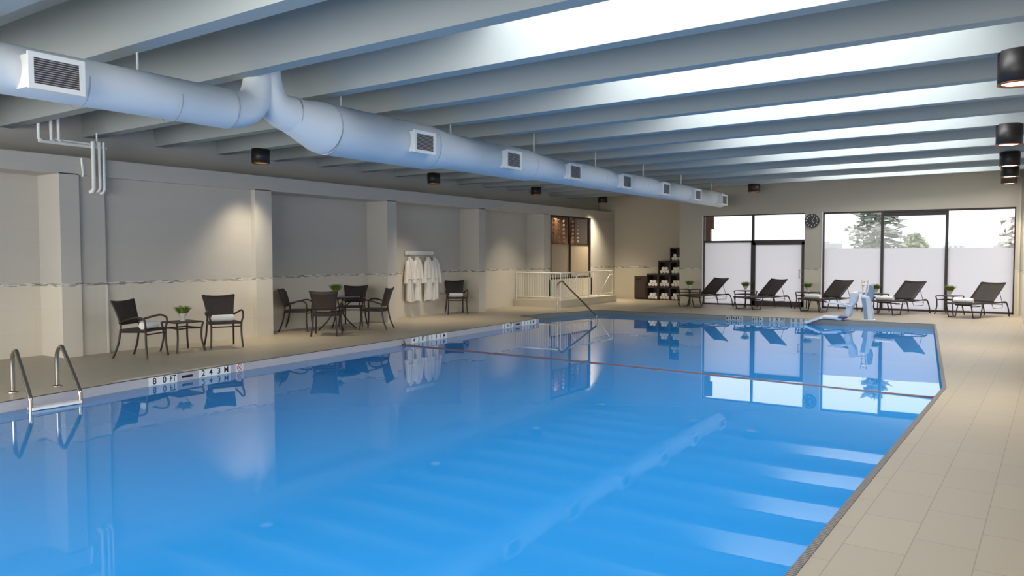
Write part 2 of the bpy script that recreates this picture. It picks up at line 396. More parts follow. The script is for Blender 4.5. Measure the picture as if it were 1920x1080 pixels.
# ---------------------------------------------------------------- back walls
b=MB()
b.box(XN,-8.9,YA,YA+.2,-.05,TOP)
o=b.obj('wall_alcove',M['wall_back']); struct(o,'far wall behind the towel shelves','wall')
b=MB()
b.box(-9.09,-8.32,YB,YB+.26,-.05,TOP); b.box(-9.09,-8.88,YB+.26,YA+.1,-.05,TOP)
b.box(-5.20,-4.69,YB-.01,YB+.24,-.05,TOP)
b.box(.07,XR+.2,YB-.02,YB+.24,-.05,TOP)
b.box(-9.0,.2,YB-.012,YB+.24,2.82,TOP)
o=b.obj('wall_back',M['wall_back']); struct(o,'far wall above the windows','wall')
b=MB(); b.box(.14,.18,YB-.06,YB-.02,0,3.6); b.box(.24,.30,19.6,YB-.02,0,3.62); o=b.obj('wall_pier',M['wall']); struct(o,'wall return at the right','wall')
b=MB(); b.box(XR,XR+.2,YN-.2,YB+.24,-.05,TOP); o=b.obj('wall_right',M['wall']); struct(o,'right wall','wall')
b=MB(); b.box(XN-.2,XR+.2,YN-.4,YN-.2,-.05,TOP); o=b.obj('wall_near',M['wall']); struct(o,'near wall','wall')
b=MB(); b.box(-12.6,-1.2,YN-.2,YN-.17,.35,3.35); o=b.obj('window_20',emis('near_fill_glow',(1,.985,.96),7.4)); struct(o,'wide glowing fill panel added on the near wall','window')  # added glowing panel behind the camera, lifts the left side of the room
# windows of the back wall
def winframe(name,bars,label):
    m=MB()
    for x0,x1,z0,z1,dy in bars: m.box(x0,x1,YB+.04-dy,YB+.12,z0,z1)
    o=m.obj(name,M['frame']); struct(o,label,'window'); return o
L0,L1,DM=-8.31,-5.20,-6.74
wA=winframe('window_2',[(L0,DM,2.79,2.83,.03),(DM,L1,2.79,2.83,.03),(L0,L0+.035,0,2.83,.02),(DM-.03,DM+.03,1.95,2.83,.03),(DM-.05,DM+.0,0,2.0,.03),(L0,DM,1.96,2.02,.03),(L0,DM,0.0,.04,.03),(DM,L1,1.97,2.03,.03)],'dark framed window left of the terrace door')
m=MB(); m.box(L0+.03,DM-.03,YB+.08,YB+.086,2.02,2.79); m.box(DM+.03,L1,YB+.08,YB+.086,2.03,2.79); m.obj('clear_pane',M['glass'],wA)
m=MB(); m.box(L0+.03,DM-.05,YB+.08,YB+.088,.04,1.96); m.obj('frosted_pane',M['frost'],wA)
m=MB()
x0,x1=DM,L1
m.box(x0,x0+.09,YB-.02,YB+.06,.02,1.97); m.box(x1-.08,x1,YB-.02,YB+.06,.02,1.97); m.box(x0,x1,YB-.02,YB+.06,1.88,1.97); m.box(x0,x1,YB-.02,YB+.06,.0,.16)
dr=m.obj('door_1',M['frame']); struct(dr,'dark framed terrace door with frosted glass','door')
m=MB(); m.box(x0+.09,x1-.08,YB+.02,YB+.03,.16,1.88); m.obj('frosted_pane',M['frost'],dr)
m=MB(); m.tube([(x1-.13,YB-.07,.86),(x1-.13,YB-.07,1.14)],.018); m.tube([(x1-.13,YB-.07,.90),(x1-.06,YB-.02,.90)],.01);m.tube([(x1-.13,YB-.07,1.10),(x1-.06,YB-.02,1.10)],.01); m.obj('door_handle',M['chrome'],dr)
R0,R1,Ra,Rb=-4.69,.07,-3.10,-1.50
wB=winframe('window_3',[(R0,R1,2.77,2.83,.03),(R0,R0+.035,0,2.83,.03),(R1-.03,R1,0,2.83,.03),(Ra-.035,Ra+.035,0,2.83,.04),(Rb-.035,Rb+.035,0,2.83,.04),(R0,R1,0,.05,.03),(Ra,Rb,2.66,2.78,.0)],'wide dark framed window of three panes')
for a,c in ((R0,Ra),(Ra,Rb),(Rb,R1)):
    m=MB(); m.box(a+.035,c-.035,YB+.08,YB+.086,1.76,2.78); m.obj('clear_pane',M['glass'],wB)
    m=MB(); m.box(a+.035,c-.035,YB+.08,YB+.088,.05,1.76); m.obj('frosted_pane',M['frost'],wB)
# light reveals of window piers
m=MB(); m.box(-8.33,-8.305,YB-.03,YB+.05,0,2.82); m.box(-4.72,-4.692,YB-.03,YB+.05,0,2.82); o=m.obj('trim_5',M['white']); struct(o,'pale window reveal','trim')
# ---------------------------------------------------------------- ceiling, beams, skylights
def ybeam(k,x):
    yl=7.0+1.285*k; yr=7.01+1.37*k; t=(x+13.1)/14.3; return yl+(yr-yl)*t
def zbeam(x): return 3.55+.19*(x+13.1)/14.3
XS0,XS1=-4.75,-.35
HB=.62
c=MB()
def slabq(k0,k1,x0,x1,z0=0,th=.15):
    def P(k,x,z): return (x,ybeam(k,x),zbeam(x)+HB+z)
    c.hexa([P(k0,x0,0),P(k0,x1,0),P(k1,x1,0),P(k1,x0,0)],[P(k0,x0,th),P(k0,x1,th),P(k1,x1,th),P(k1,x0,th)])
for k in range(-8,15):
    if (k%2==1) and -6<k<12:   # bay k..k+1 where k+1 is even -> skylight
        slabq(k,k+1,-13.2,XS0); slabq(k,k+1,XS1,XR+.2)
    else: slabq(k,k+1,-13.2,XR+.2)
o=c.obj('ceiling',M['ceil']); struct(o,'painted ceiling slab','ceiling')
bi=6
for k in range(-7,15):
    m=MB(); x0=-13.02; x1=XR+.05; wd=.2
    if k==13: x1=-9.0
    if k==14: x1=-9.0
    def Q(x,dy,z): return (x,ybeam(k,x)+dy,zbeam(x)+z)
    if k==14 : continue
    # slight draft: stem widens upward
    m.add([Q(x0,0,0),Q(x1,0,0),Q(x1,wd,0),Q(x0,wd,0),Q(x0,-.04,HB),Q(x1,-.04,HB),Q(x1,wd+.04,HB),Q(x0,wd+.04,HB)],
          [(3,2,1,0),(4,5,6,7),(0,1,5,4),(1,2,6,5),(2,3,7,6),(3,0,4,7)])
    o=m.obj('trim_%d'%bi,M['beam']); bi+=1; struct(o,'painted ceiling beam','ceiling beam')
wi=4
for k in range(-5,12,2):
    m=MB()
    def P(kk,x,z): return (x,ybeam(kk,x),zbeam(x)+HB+z)
    m.add([P(k,XS0-.02,.14),P(k,XS1+.02,.14),P(k+1,XS1+.02,.14),P(k+1,XS0-.02,.14)],[(0,3,2,1)])
    o=m.obj('window_%d'%wi,M['skylight']); wi+=1; struct(o,'skylight panel between ceiling beams','skylight')
# ---------------------------------------------------------------- duct
DX,DZ=-7.4,3.2
def ring_tube(mb,pts,rs,n=28): mb.tube(pts,rs,n=n,cap=True,up=(1,0,0))
d=empty('air_duct',(DX,6.1,DZ)); tag(d,'long white round ventilation duct hanging below the ceiling beams','duct')
def L(x,y,z): return (x-DX,y-6.1,z-DZ)
m=MB(); ring_tube(m,[L(DX,-2.9,DZ),L(DX,5.6,DZ+.03)],[.22,.22]); m.obj('duct_run',M['duct'],d)
m=MB(); pts=bez(L(DX,5.6,DZ+.03),L(DX,5.99,DZ+.05),L(DX,6.035,3.38),L(DX,6.04,3.95),12); ring_tube(m,pts,[.22+(.155-.22)*(i/12)**.8 for i in range(13)]); m.obj('duct_elbow',M['duct'],d)
m=MB(); pts=bez(L(DX,6.5,3.3),L(DX,6.2,3.32),L(DX,6.145,3.43),L(DX,6.14,3.95),12); ring_tube(m,pts,[.225+(.155-.225)*(i/12)**.8 for i in range(13)]); m.obj('duct_elbow',M['duct'],d)
m=MB(); ring_tube(m,[L(DX,6.5,3.3),L(DX,6.62,3.27),L(DX,6.95,3.215),L(DX,7.06,DZ)],[.225,.24,.32,.325]); m.obj('duct_reducer',M['duct'],d)
m=MB(); ring_tube(m,[L(DX,7.06,DZ),L(DX,9.1,DZ),L(DX,9.5,DZ),L(DX,11.9,DZ),L(DX,12.3,DZ),L(DX,23.0,DZ+.02),L(DX,23.12,DZ+.02),L(DX,23.17,DZ+.02)],[.325,.325,.275,.275,.235,.22,.19,.12]); m.obj('duct_run',M['duct'],d)
m=MB()
for y,r in ((3.95,.224),(4.9,.224),(5.6,.227),(6.5,.23),(7.06,.33),(9.05,.33),(11.9,.28),(14.8,.237),(17,.235),(19.2,.232),(21.5,.23)):
    z={6.5:3.3,5.6:DZ+.03}.get(y,DZ); m=MB(); m.tube([L(DX,y-.005,z),L(DX,y+.005,z)],[r-.0005]*2,n=28,cap=False,up=(1,0,0)); m.obj('duct_band',M['seam'],d)
for i,(ya,yb) in enumerate([(3.36,3.81),(8.36,8.80),(10.75,11.20),(13.0,13.45),(15.38,15.82),(17.66,18.10),(19.9,20.36),(22.18,22.63)]):
    xo=.38 if 7<ya<9.2 else (.335 if ya<12 else .30); t=.03; za,zb=3.04-DZ,3.32-DZ; a_,b_=ya-6.1,yb-6.1
    m=MB(); m.box(.05,xo,a_,b_,za,zb)
    fo=[(a_-.015,za-.015),(b_+.015,za-.015),(b_+.015,zb+.015),(a_-.015,zb+.015)]; fi=[(a_+t,za+t),(b_-t,za+t),(b_-t,zb-t),(a_+t,zb-t)]
    v_=[(xo+.03,y,z) for y,z in fo]+[(xo+.03,y,z) for y,z in fi]+[(xo+.0,y,z) for y,z in fo]+[(xo+.001,y,z) for y,z in fi]
    f_=[]
    for q in range(4):
        n_=(q+1)%4; f_+=[(q,n_,4+n_,4+q),(q,8+q,8+n_,n_),(4+q,4+n_,12+n_,12+q),(8+q,12+q,12+n_,8+n_)]
    m.add(v_,f_)
    v=m.obj('vent_box',M['white'],d)
    g=MB(); g.box(xo+.006,xo+.014,a_+t,b_-t,za+t,zb-t); g.obj('grille',M['grille'],v)
for yy in (4.55,7.35,9.7,12.2,14.7,17.2,19.7,22.2):
    m=MB(); r=.31 if yy<9 and yy>7 else .2
    m.tube([L(DX,yy,DZ+r),L(DX,yy,3.95)],.014,6); m.obj('hanger_rod',M['duct'],d)
# ---------------------------------------------------------------- wall pipes
pp=empty('sprinkler_pipes',(-12.31,6.6,3.36)); tag(pp,'white painted pipework bent down the left wall below the beams','pipe')
def LP(y,z,x=-12.31): return (x+12.31,y-6.6,z-3.36)
for i,(yt) in enumerate((5.97,6.15,6.26)):
    m=MB(); m.tube([LP(yt,3.95),LP(yt,3.36),LP(yt+.05,3.32)],.026,8); m.obj('riser_pipe',M['white'],pp)
m=MB(); m.tube([LP(5.97,3.32),LP(7.0,3.32)],.028,8); m.obj('cross_pipe',M['white'],pp)
m=MB(); m.tube([LP(6.2,3.37),LP(6.85,3.36)],.018,8); m.obj('cross_pipe',M['white'],pp)
for y,zb_ in ((6.77,2.61),(6.87,2.62),(6.94,2.60)):
    m=MB(); m.tube([LP(y,3.40,-12.28),LP(y,zb_+.05,-12.28),LP(y-.02,zb_,-12.29),LP(y-.04,zb_-.01,-12.33)],.032 if y<6.8 else .024,8); m.obj('drop_pipe',M['white'],pp)
m=MB(); m.tube([LP(6.6,3.12),LP(6.62,2.87),LP(6.62,2.84,-12.33)],.018,8); m.obj('stub_pipe',M['white'],pp)
m=MB(); m.tube([LP(6.85,3.55),LP(6.85,3.3)],.015,6); m.obj('pipe_bracket',M['white'],pp)
# ---------------------------------------------------------------- cylinder lamps
def can(x,y,D,H,label,zb=None,lens=None,power=60,spot=1.6,blend=1.0,hang=0):
    zt=zbeam(x)+.01-hang
    r=D/2
    e=empty('cylinder_downlight',(x,y,zt)); tag(e,label,'ceiling light','black cylinder downlights')
    m=MB(); m.lathe([(r*.2,0),(r,-.0),(r,-H),(r*.9,-H),(r*.88,-H+.06),(.0,-H+.07)],n=28,cap=False); m.obj('housing',M['black'],e)
    m=MB(); m.lathe([(r*1.0,-H+.012),(r*1.012,-H),(r*.9,-H-.003),(r*.89,-H+.01)],n=28,cap=False); m.obj('rim',M['copper'],e)
    m=MB(); m.lathe([(0,-H+.012),(r*.8,-H+.012)],n=24,cap=False); m.obj('lens',M['lens'] if x>-5 else M['lens_dim'],e)
    if hang>0:
        m=MB(); m.tube([(0,0,0),(0,0,hang)],.02,8); m.obj('stem',M['black'],e)
    li=bpy.data.lights.new('downlight','SPOT'); li.energy=power; li.color=(1,.86,.64); li.spot_size=spot; li.spot_blend=blend; li.shadow_soft_size=.13
    lo=bpy.data.objects.new('lamp_glow',li); COL.objects.link(lo); lo.parent=e; lo.visible_glossy=False; lo.location=(0,0,-H-.01)
P1=300
can(-11.85,ybeam(2,-12)+.1,.33,.27,'black cylinder downlight over the chairs, nearest of the left row, left of the duct elbow',power=P1)
can(-11.85,ybeam(6,-12)+.1,.31,.26,'black cylinder downlight in the left row above the white robes',power=P1)
can(-11.85,ybeam(10,-12)-.25,.31,.22,'black cylinder downlight in the left row above the brown framed window',power=P1)
can(-11.85,24.1,.32,.22,'black cylinder downlight farthest back in the left row, beside the far corner',power=P1*2.0,spot=1.9)
can(-8.3,23.4,.34,.2,'black cylinder downlight half hidden behind the far end of the duct',power=20)
can(-6.4,ybeam(12,-6.4)+.1,.35,.24,'black cylinder downlight alone over the terrace door',power=20)
can(.02,ybeam(2,0)+.1,.39,.35,'large black cylinder downlight cut by the right edge, nearest of the right row',power=P1)
can(-.08,ybeam(6,0)+.1,.38,.34,'lit black cylinder downlight second nearest in the right row',power=P1)
can(-.08,ybeam(9,0)+.1,.38,.3,'black cylinder downlight third in the right row, topmost of the overlapping ones',power=P1)
can(-.08,ybeam(11,0)+.1,.38,.3,'black cylinder downlight in the right row between two overlapping ones',power=P1)
can(-.1,ybeam(12,0)+.1,.36,.36,'black cylinder downlight farthest in the right row, lighting the wall above the window',power=P1)
# ---------------------------------------------------------------- chairs
def make_chair():
    r=empty('wicker_armchair',(0,0,0))
    m=MB()
    def seat(u,v):
        x=(u-.5)*2; y=(v-.5)*2; wd=.25+.015*(-y)
        return (x*wd,-.015+y*.235,.435-.012*(1-x*x)*(1-y*y)+ (.012 if y<-.8 else 0)*0)
    m.grid(seat,8,8,.028); m.tube([(-.25,-.25,.43),(.25,-.25,.43)],.016,8); m.obj('seat',M['wicker'],r)
    m=MB()
    def back(u,v):
        x=(u-.5)*2; z=.52+v*.37; wd=.215+.055*v**1.6
        y=.215+.11*v**1.3+.03*(1-x*x)
        return (x*wd,y,z-(.025*(1-x*x) if v>.99 else .025*(1-x*x)*v))
    m.grid(back,10,8,.024)
    for s_ in (-1,1): m.tube([Vector(back(.5+.5*s_,k/6)) for k in range(7)],.014,8)
    m.tube([back(k/8,1) for k in range(9)],.014,8); m.tube([back(k/8,0) for k in range(9)],.012,8)
    for s_ in (-1,1): m.tube([(s_*.222,.2,.42),(s_*.215,.205,.53)],.015,8)
    m.obj('backrest',M['wicker'],r)
    for s_ in (-1,1):
        m=MB(); m.tube(crom([(s_*.265,-.27,0),(s_*.25,-.245,.22),(s_*.25,-.245,.42),(s_*.272,-.255,.52)],4),.0165,8); m.obj('leg',M['tube'],r)
        m=MB(); m.tube(crom([(s_*.25,.33,0),(s_*.232,.25,.2),(s_*.222,.21,.42)],4),.0165,8); m.obj('leg',M['tube'],r)
        m=MB(); m.tube(crom([(s_*.272,-.255,.5),(s_*.278,-.255,.565),(s_*.282,-.225,.615),(s_*.283,-.12,.64),(s_*.272,.06,.60),(s_*.235,.215,.55)],5),[.0165]*26,8,sy=1.0); m.obj('armrest',M['tube'],r)
        m=MB(); m.tube([(s_*.25,-.245,.415),(s_*.225,.21,.405)],.013,8); m.obj('side_rail',M['tube'],r)
    m=MB(); m.tube([(-.25,-.245,.37),(.25,-.245,.37)],.011,8); m.obj('stretcher',M['tube'],r)
    m=MB(); m.tube([(-.222,.21,.40),(.222,.21,.40)],.013,8); m.obj('stretcher',M['tube'],r)
    return r
CH=[(-11.48,7.03,113,'dark wicker armchair with a rolled towel, left of the small table nearest the camera','armchair group by the wall'),
(-11.5,8.54,66,'dark wicker armchair with a rolled towel, right of the small square table','g'),
(-12.62,11.2,125,'dark wicker armchair against the niche wall, left of the round glass table','g'),
(-11.46,10.92,-143,'dark wicker armchair with its back to the pool, in front of the round glass table','g'),
(-12.5,12.72,32,'dark wicker armchair behind the round glass table, facing the pool','g'),
(-11.48,12.36,-66,'dark wicker armchair right of the round glass table, beside the wall pillar','g'),
(-12.6,16.72,47,'dark wicker armchair alone with a folded towel, right of the hanging robes','g')]
ch0=make_chair()
for i,(x,y,a,lab,g) in enumerate(CH):
    c=ch0 if i==0 else dup(ch0)
    c.location=(x,y,0); c.rotation_euler=(0,0,math.radians(a)); tag(c,lab,'chair','wicker armchairs beside the pool')
# rolled towel
def make_roll(Lh,r,name='rolled_towel',flat=1.0):
    m=MB(); n=24
    prof=[(r*.90,-Lh/2),(r,-Lh/2+.012),(r*1.01,0),(r,Lh/2-.012),(r*.9,Lh/2)]
    rings=[]
    for rr,x in prof:
        rings.append([(x,rr*math.cos(2*PI*k/n),rr*flat*math.sin(2*PI*k/n)) for k in range(n)])
    vs=[p for q in rings for p in q]; fs=[(i*n+k,i*n+(k+1)%n,(i+1)*n+(k+1)%n,(i+1)*n+k) for i in range(len(prof)-1) for k in range(n)]
    m.add(vs,fs,0,True)
    for s_,rg in ((-1,rings[0]),(1,rings[-1])): # spiral-dented end
        x=s_*(Lh/2)
        inner=[]
        cur=rg
        for fr,dx in ((.72,-.006),(.45,.002),(.2,-.008)):
            nx=[(x+s_*dx,fr*r*.9*math.cos(2*PI*k/n),fr*r*.9*flat*math.sin(2*PI*k/n)) for k in range(n)]
            m.add(cur+nx,[(k,(k+1)%n,n+(k+1)%n,n+k) for k in range(n)],0,True); cur=nx
        m.add(cur,[tuple(range(n))],0,True)
    # overlapping free edge
    m.tube([(-Lh/2+.01,r*.75,r*flat*.72),(Lh/2-.01,r*.75,r*flat*.72)],.008,6)
    return m.obj(name,M['towel'])
tw0=make_roll(.36,.06)
def place(o,x,y,z,a,lab,cat,grp): o.location=(x,y,z); o.rotation_euler=(0,0,math.radians(a)); tag(o,lab,cat,grp); return o
def fwd(a,dist): # chair-local (0,-d)
    a=math.radians(a); return (math.sin(a)*dist,-math.cos(a)*dist)
ts=[]
for i,(idx,dd,lab) in enumerate([(0,.13,'rolled white towel on the armchair left of the square table'),(1,-.02,'rolled white towel on the armchair right of the square table'),(6,0,'folded white towel on the lone armchair by the robes')]):
    x,y,a,_,_=CH[idx]; fx,fy=fwd(a,dd)
    t=tw0 if i==0 else dup(tw0)
    place(t,x+fx,y+fy,.443+.06,a,lab,'towel','rolled towels on the armchairs')
# side table
def make_side_table(name='side_table'):
    r=empty(name,(0,0,0)); H=.5; s2=.235
    m=MB(); m.box(-s2,s2,-s2,s2,H-.022,H); m.obj('tabletop',M['wicker'],r,bevel=.008)
    for sx in (-1,1):
        for sy_ in (-1,1):
            m=MB(); m.tube(crom([(sx*.25,sy_*.25,0),(sx*.215,sy_*.215,.2),(sx*.215,sy_*.215,.36),(sx*.235,sy_*.235,.485)],4),.016,8); m.obj('leg',M['tube'],r)
    m=MB()
    for a in range(4):
        p=[(-.215,-.215),(.215,-.215),(.215,.215),(-.215,.215)]; q0=p[a];q1=p[(a+1)%4]
        m.tube([(q0[0],q0[1],.385),((q0[0]+q1[0])/2*.8,(q0[1]+q1[1])/2*.8,.39),(q1[0],q1[1],.385)],.012,8)
    m.obj('lower_rail',M['tube'],r); return r
st0=make_side_table()
LO=[(-7.88,23.05),(-6.1,22.9),(-4.31,22.92),(-2.5,22.88),(-.71,22.8)]
TB=[(-8.53,23.56),(-6.74,23.45),(-4.95,23.47),(-3.14,23.43),(-1.35,23.35)]
place(st0,-11.6,7.82,0,-3,'small square wicker side table between the two armchairs','table','square side tables')
tl=['dark square side table left of the leftmost lounger, beside the towel shelves','dark square side table in front of the terrace window, second from the left','dark square side table beside the pier below the clock','dark square side table behind the grey pool lift','dark square side table left of the rightmost lounger']
for i,(x,y) in enumerate(TB):
    t=dup(st0); place(t,x,y,0,-28,tl[i],'table','square side tables')
# round glass table
r=empty('round_table',(-12.05,11.8,0)); tag(r,'round glass topped table among four wicker armchairs','table')
m=MB(); m.lathe([(0,.698),(.47,.698),(.475,.704),(.47,.71),(0,.71)],n=40,cap=False); 
M['tglass']=mat('smoked_glass',srgb(84,84,90),.08,var=.02); m.obj('glass_top',M['tglass'],r)
m=MB(); m.lathe([(.44,.675),(.475,.675),(.475,.697),(.44,.697),(.44,.675)],n=40,cap=False); m.obj('top_ring',M['tube'],r)
for k in range(4):
    a=PI/4+k*PI/2+.3; ca,sa=math.cos(a),math.sin(a)
    m=MB(); m.tube(crom([(.42*ca,.42*sa,0),(.2*ca,.2*sa,.22),(.12*ca,.12*sa,.42),(.4*ca,.4*sa,.685)],5),.015,8); m.obj('leg',M['tube'],r)
m=MB(); m.lathe([(.14,.38),(.155,.38),(.155,.40),(.14,.40),(.14,.38)],n=24,cap=False); m.obj('brace_ring',M['tube'],r)
# potted grass
def make_plant():
    r=empty('potted_grass',(0,0,0))
    m=MB(); m.lathe([(.03,0),(.035,.004),(.018,.02),(.03,.04),(.055,.085),(.058,.09),(.05,.088),(.0,.075)],n=20,cap=False); m.obj('pot',M['pot'],r)
    m=MB(); rnd=random.Random(3)
    for k in range(260):
        a=rnd.random()*2*PI; ro=rnd.random()**.5*.045; sp=.02+rnd.random()*.085; h=.075+.06*rnd.random()*(1-sp*3)
        b=Vector((ro*math.cos(a),ro*math.sin(a),.07)); a2=a+rnd.uniform(-.4,.4)
        t=b+Vector((sp*math.cos(a2),sp*math.sin(a2),h)); mid=(b+t)/2+Vector((0,0,.018))
        w_=Vector((-math.sin(a2),math.cos(a2),0))*.0035
        m.add([b-w_,b+w_,mid+w_,mid-w_,t],[(0,1,2,3),(3,2,4)])
    m.obj('grass_blades',M['grass'],r); return r
pl0=make_plant()
pls=[(-11.62,7.84,.5,'potted grass plant on the square table between two armchairs',1.4),(-12.07,11.78,.711,'potted grass plant on the round glass table',1.45)]+[(TB[i][0],TB[i][1],.5,['potted grass on the side table beside the towel shelves','potted grass on the side table before the terrace window','potted grass on the side table under the clock','potted grass on the side table behind the pool lift','potted grass on the side table left of the rightmost lounger'][i],1.45) for i in range(5)]
for i,(x,y,z,lab,s_) in enumerate(pls):
    p=pl0 if i==0 else dup(pl0); place(p,x,y,z,i*40,lab,'plant','potted grasses on the tables'); p.scale=(s_,s_,s_)
# ---------------------------------------------------------------- loungers
def make_lounger():
    r=empty('pool_lounger',(0,0,0)); W=.31; Zs=.36
    # seat sling
    m=MB(); m.grid(lambda u,v:((u-.5)*2*(W-.015),-.80+v*.97,Zs+.012-.012*math.sin(PI*u)+(.0 if v>.04 else -.01)),6,10,.014); m.obj('seat_sling',M['sling'],r)
    m=MB()
    def bk(u,v):
        x=(u-.5)*2; return (x*(W-.01),.14+v*.56+.03*math.sin(PI*u)*v,Zs+.02+v*.475-.02*(1-x*x)*v)
    m.grid(bk,8,8,.014)
    for s_ in (-1,1): m.tube([bk(.5+.5*s_,k/5) for k in range(6)],.015,8)
    m.tube([bk(k/8,1) for k in range(9)],.017,8)
    m.obj('backrest',M['sling'],r)
    for s_ in (-1,1):
        m=MB(); m.tube(crom([(s_*W,-.82,Zs),(s_*W,-.3,Zs-.005),(s_*W,.35,Zs),(s_*W,.68,Zs+.015),(s_*W,.76,Zs-.03)],4),.016,8); m.obj('side_rail',M['tube'],r)
        m=MB(); m.tube(crom([(s_*W,.755,Zs-.02),(s_*W,.83,.2),(s_*W,.88,0)],4),.016,8); m.obj('leg',M['tube'],r)
        m=MB(); m.tube([(s_*W,-.80,Zs),(s_*W,-.70,.018),(s_*W,-.40,.018),(s_*W,-.29,Zs-.01)],.015,8); m.obj('leg_hoop',M['tube'],r)
    for y,zc in ((-.80,Zs-.01),(.70,Zs-.01),(-.42,Zs-.06)):
        m=MB(); m.tube([(-W,y,zc),(W,y,zc)],.013,8); m.obj('cross_bar',M['tube'],r)
    m=MB()
    m.tube([(-.26,.50,.66),(-.26,.66,.30),(-.26,.64,.22),(-.26,.25,.22),(-.26,.18,.33)],.007,6)
    m.tube([(.26,.50,.66),(.26,.66,.30),(.26,.64,.22),(.26,.25,.22),(.26,.18,.33)],.007,6)
    m.tube([(-.26,.66,.30),(.26,.66,.30)],.007,6); m.obj('back_support',M['tube'],r)
    return r
lg0=make_lounger()
ll=['dark sling pool lounger nearest the towel shelves, leftmost of five','dark sling pool lounger in front of the frosted terrace door','dark sling pool lounger with rolled towel, just left of the grey pool lift','dark sling pool lounger with rolled towel, just right of the grey pool lift','dark sling pool lounger with rolled towel, at the right end of the row']
for i,(x,y) in enumerate(LO):
    g=lg0 if i==0 else dup(lg0); place(g,x,y,0,-28,ll[i],'lounger','sling loungers in front of the windows')
a=math.radians(-28)
for i,lab in ((2,'rolled white towel on the lounger left of the pool lift'),(3,'rolled white towel on the lounger right of the pool lift'),(4,'rolled white towel on the rightmost lounger')):
    t=dup(tw0); lx,ly=(-.02,-.56); t.scale=(1.25,1.1,1)
    place(t,LO[i][0]+lx*math.cos(a)-ly*math.sin(a),LO[i][1]+lx*math.sin(a)+ly*math.cos(a),.378+.055,-20,lab,'towel','rolled towels on the loungers')
# ---------------------------------------------------------------- towel shelving + hamper
hx=-11.29
r=empty('towel_hamper',(hx+.235,25.8,0)); tag(r,'dark wood towel return hamper with a slot, left end of the stepped shelves','cabinet')
m=MB(); m.box(-.23,.23,-.29,.28,.04,.80); m.box(-.2,.2,-.26,.25,0,.04); m.box(-.235,.235,-.3,.285,.80,.82); m.obj('body',M['darkwood'],r,bevel=.005)
m=MB(); m.box(-.21,.21,-.312,-.292,.07,.64); m.obj('door',M['darkwood'],r,bevel=.004)
m=MB(); m.box(-.16,.04,-.3,-.286,.69,.745); m.obj('slot',M['ink'],r)
r=empty('towel_shelf',(-10.17,25.8,0)); tag(r,'dark wood stepped cubby shelves filled with rolled white towels','shelf')
cw=.43; X0=-10.82+10.17; cellh=.455
cells=[]
for ci,nz in enumerate((2,3,4)):
    x0=X0+ci*cw; m=MB(); Hh=nz*cellh+.01
    m.box(x0,x0+.03,-.29,.28,0,Hh); m.box(x0+cw-.03,x0+cw,-.29,.28,0,Hh); m.box(x0,x0+cw,.26,.28,0,Hh)
    for k in range(nz+1): m.box(x0,x0+cw,-.29,.28,(.0 if k==0 else k*cellh-.045),k*cellh+.02 if k<nz else Hh)
    m.obj('cubby_column',M['darkwood'],r)
    for k in range(nz): cells.append((-10.17+x0+cw/2,k*cellh+(.02 if k==0 else .02),ci,k))
tr0=make_roll(.34,.0585)
names_row=['bottom row','second row','third row','top cubby']; names_col=['leftmost column','middle column','rightmost column']
first=True
pos5=[(-.119,0),(0,0),(.119,0),(-.06,1),(.06,1)]
for (cx,zb,ci,k) in cells:
    for q,(dx,lv) in enumerate(pos5[:5] if k in (1,2) else pos5[:5]):
        if k==3 and lv==1 and q==4: continue
        t=tr0 if first else dup(tr0); first=False
        t.location=(cx+dx+random.uniform(-.001,.001),25.73,zb+.0605+lv*.102); t.rotation_euler=(0,0,PI/2)
        lvl='lower layer' if lv==0 else 'stacked on top'
        tag(t,'rolled white towel, %s, in the %s cubby of the %s'%(lvl,names_row[k].replace(' cubby',''),names_col[ci]),'towel','rolled towels in the cubby of the %s, %s'%(names_col[ci],names_row[k]))
        g='rolled towels in the %s of the %s, %s'%(names_row[k],names_col[ci],lvl); t['group']=g
# ---------------------------------------------------------------- clock
r=empty('wall_clock',(-4.99,YB-.015,2.58)); tag(r,'round black wall clock with pale numerals on the pier between the windows','clock')
m=MB(); R_=.205
vs=[];
m.tube([(0,0,0),(0,-.045,0)],[R_,R_],40); m.obj('clock_case',M['black'],r)
m=MB(); m.tube([(0,-.04,0),(0,-.055,0)],[R_*1.0,R_*.98],40); m.tube([(0,-.04,0),(0,-.057,0)],[R_*.92,R_*.92],40); m.obj('dial',M['ink'],r)
for h in range(1,13):
    a=PI/2-h*PI/6; text_mesh('numeral',str(h),.062,M['plate'],r,(math.cos(a)*.155,-.059,math.sin(a)*.155),(PI/2,0,0))
m=MB()
def hand(a,l,w_):
    dx,dz=math.sin(a),math.cos(a); px,pz=dz,-dx
    m.add([(px*w_,-.0615,pz*w_),(-px*w_,-.0615,-pz*w_),(dx*l-px*w_*.4,-.0615,dz*l-pz*w_*.4),(dx*l+px*w_*.4,-.0615,dz*l+pz*w_*.4),
           (px*w_,-.0635,pz*w_),(-px*w_,-.0635,-pz*w_),(dx*l-px*w_*.4,-.0635,dz*l-pz*w_*.4),(dx*l+px*w_*.4,-.0635,dz*l+pz*w_*.4)],[(0,1,2,3),(7,6,5,4),(0,4,5,1),(1,5,6,2),(2,6,7,3),(3,7,4,0)])
hand(math.radians(135),.09,.007); hand(math.radians(35),.125,.005); m.obj('hands',M['plate'],r)
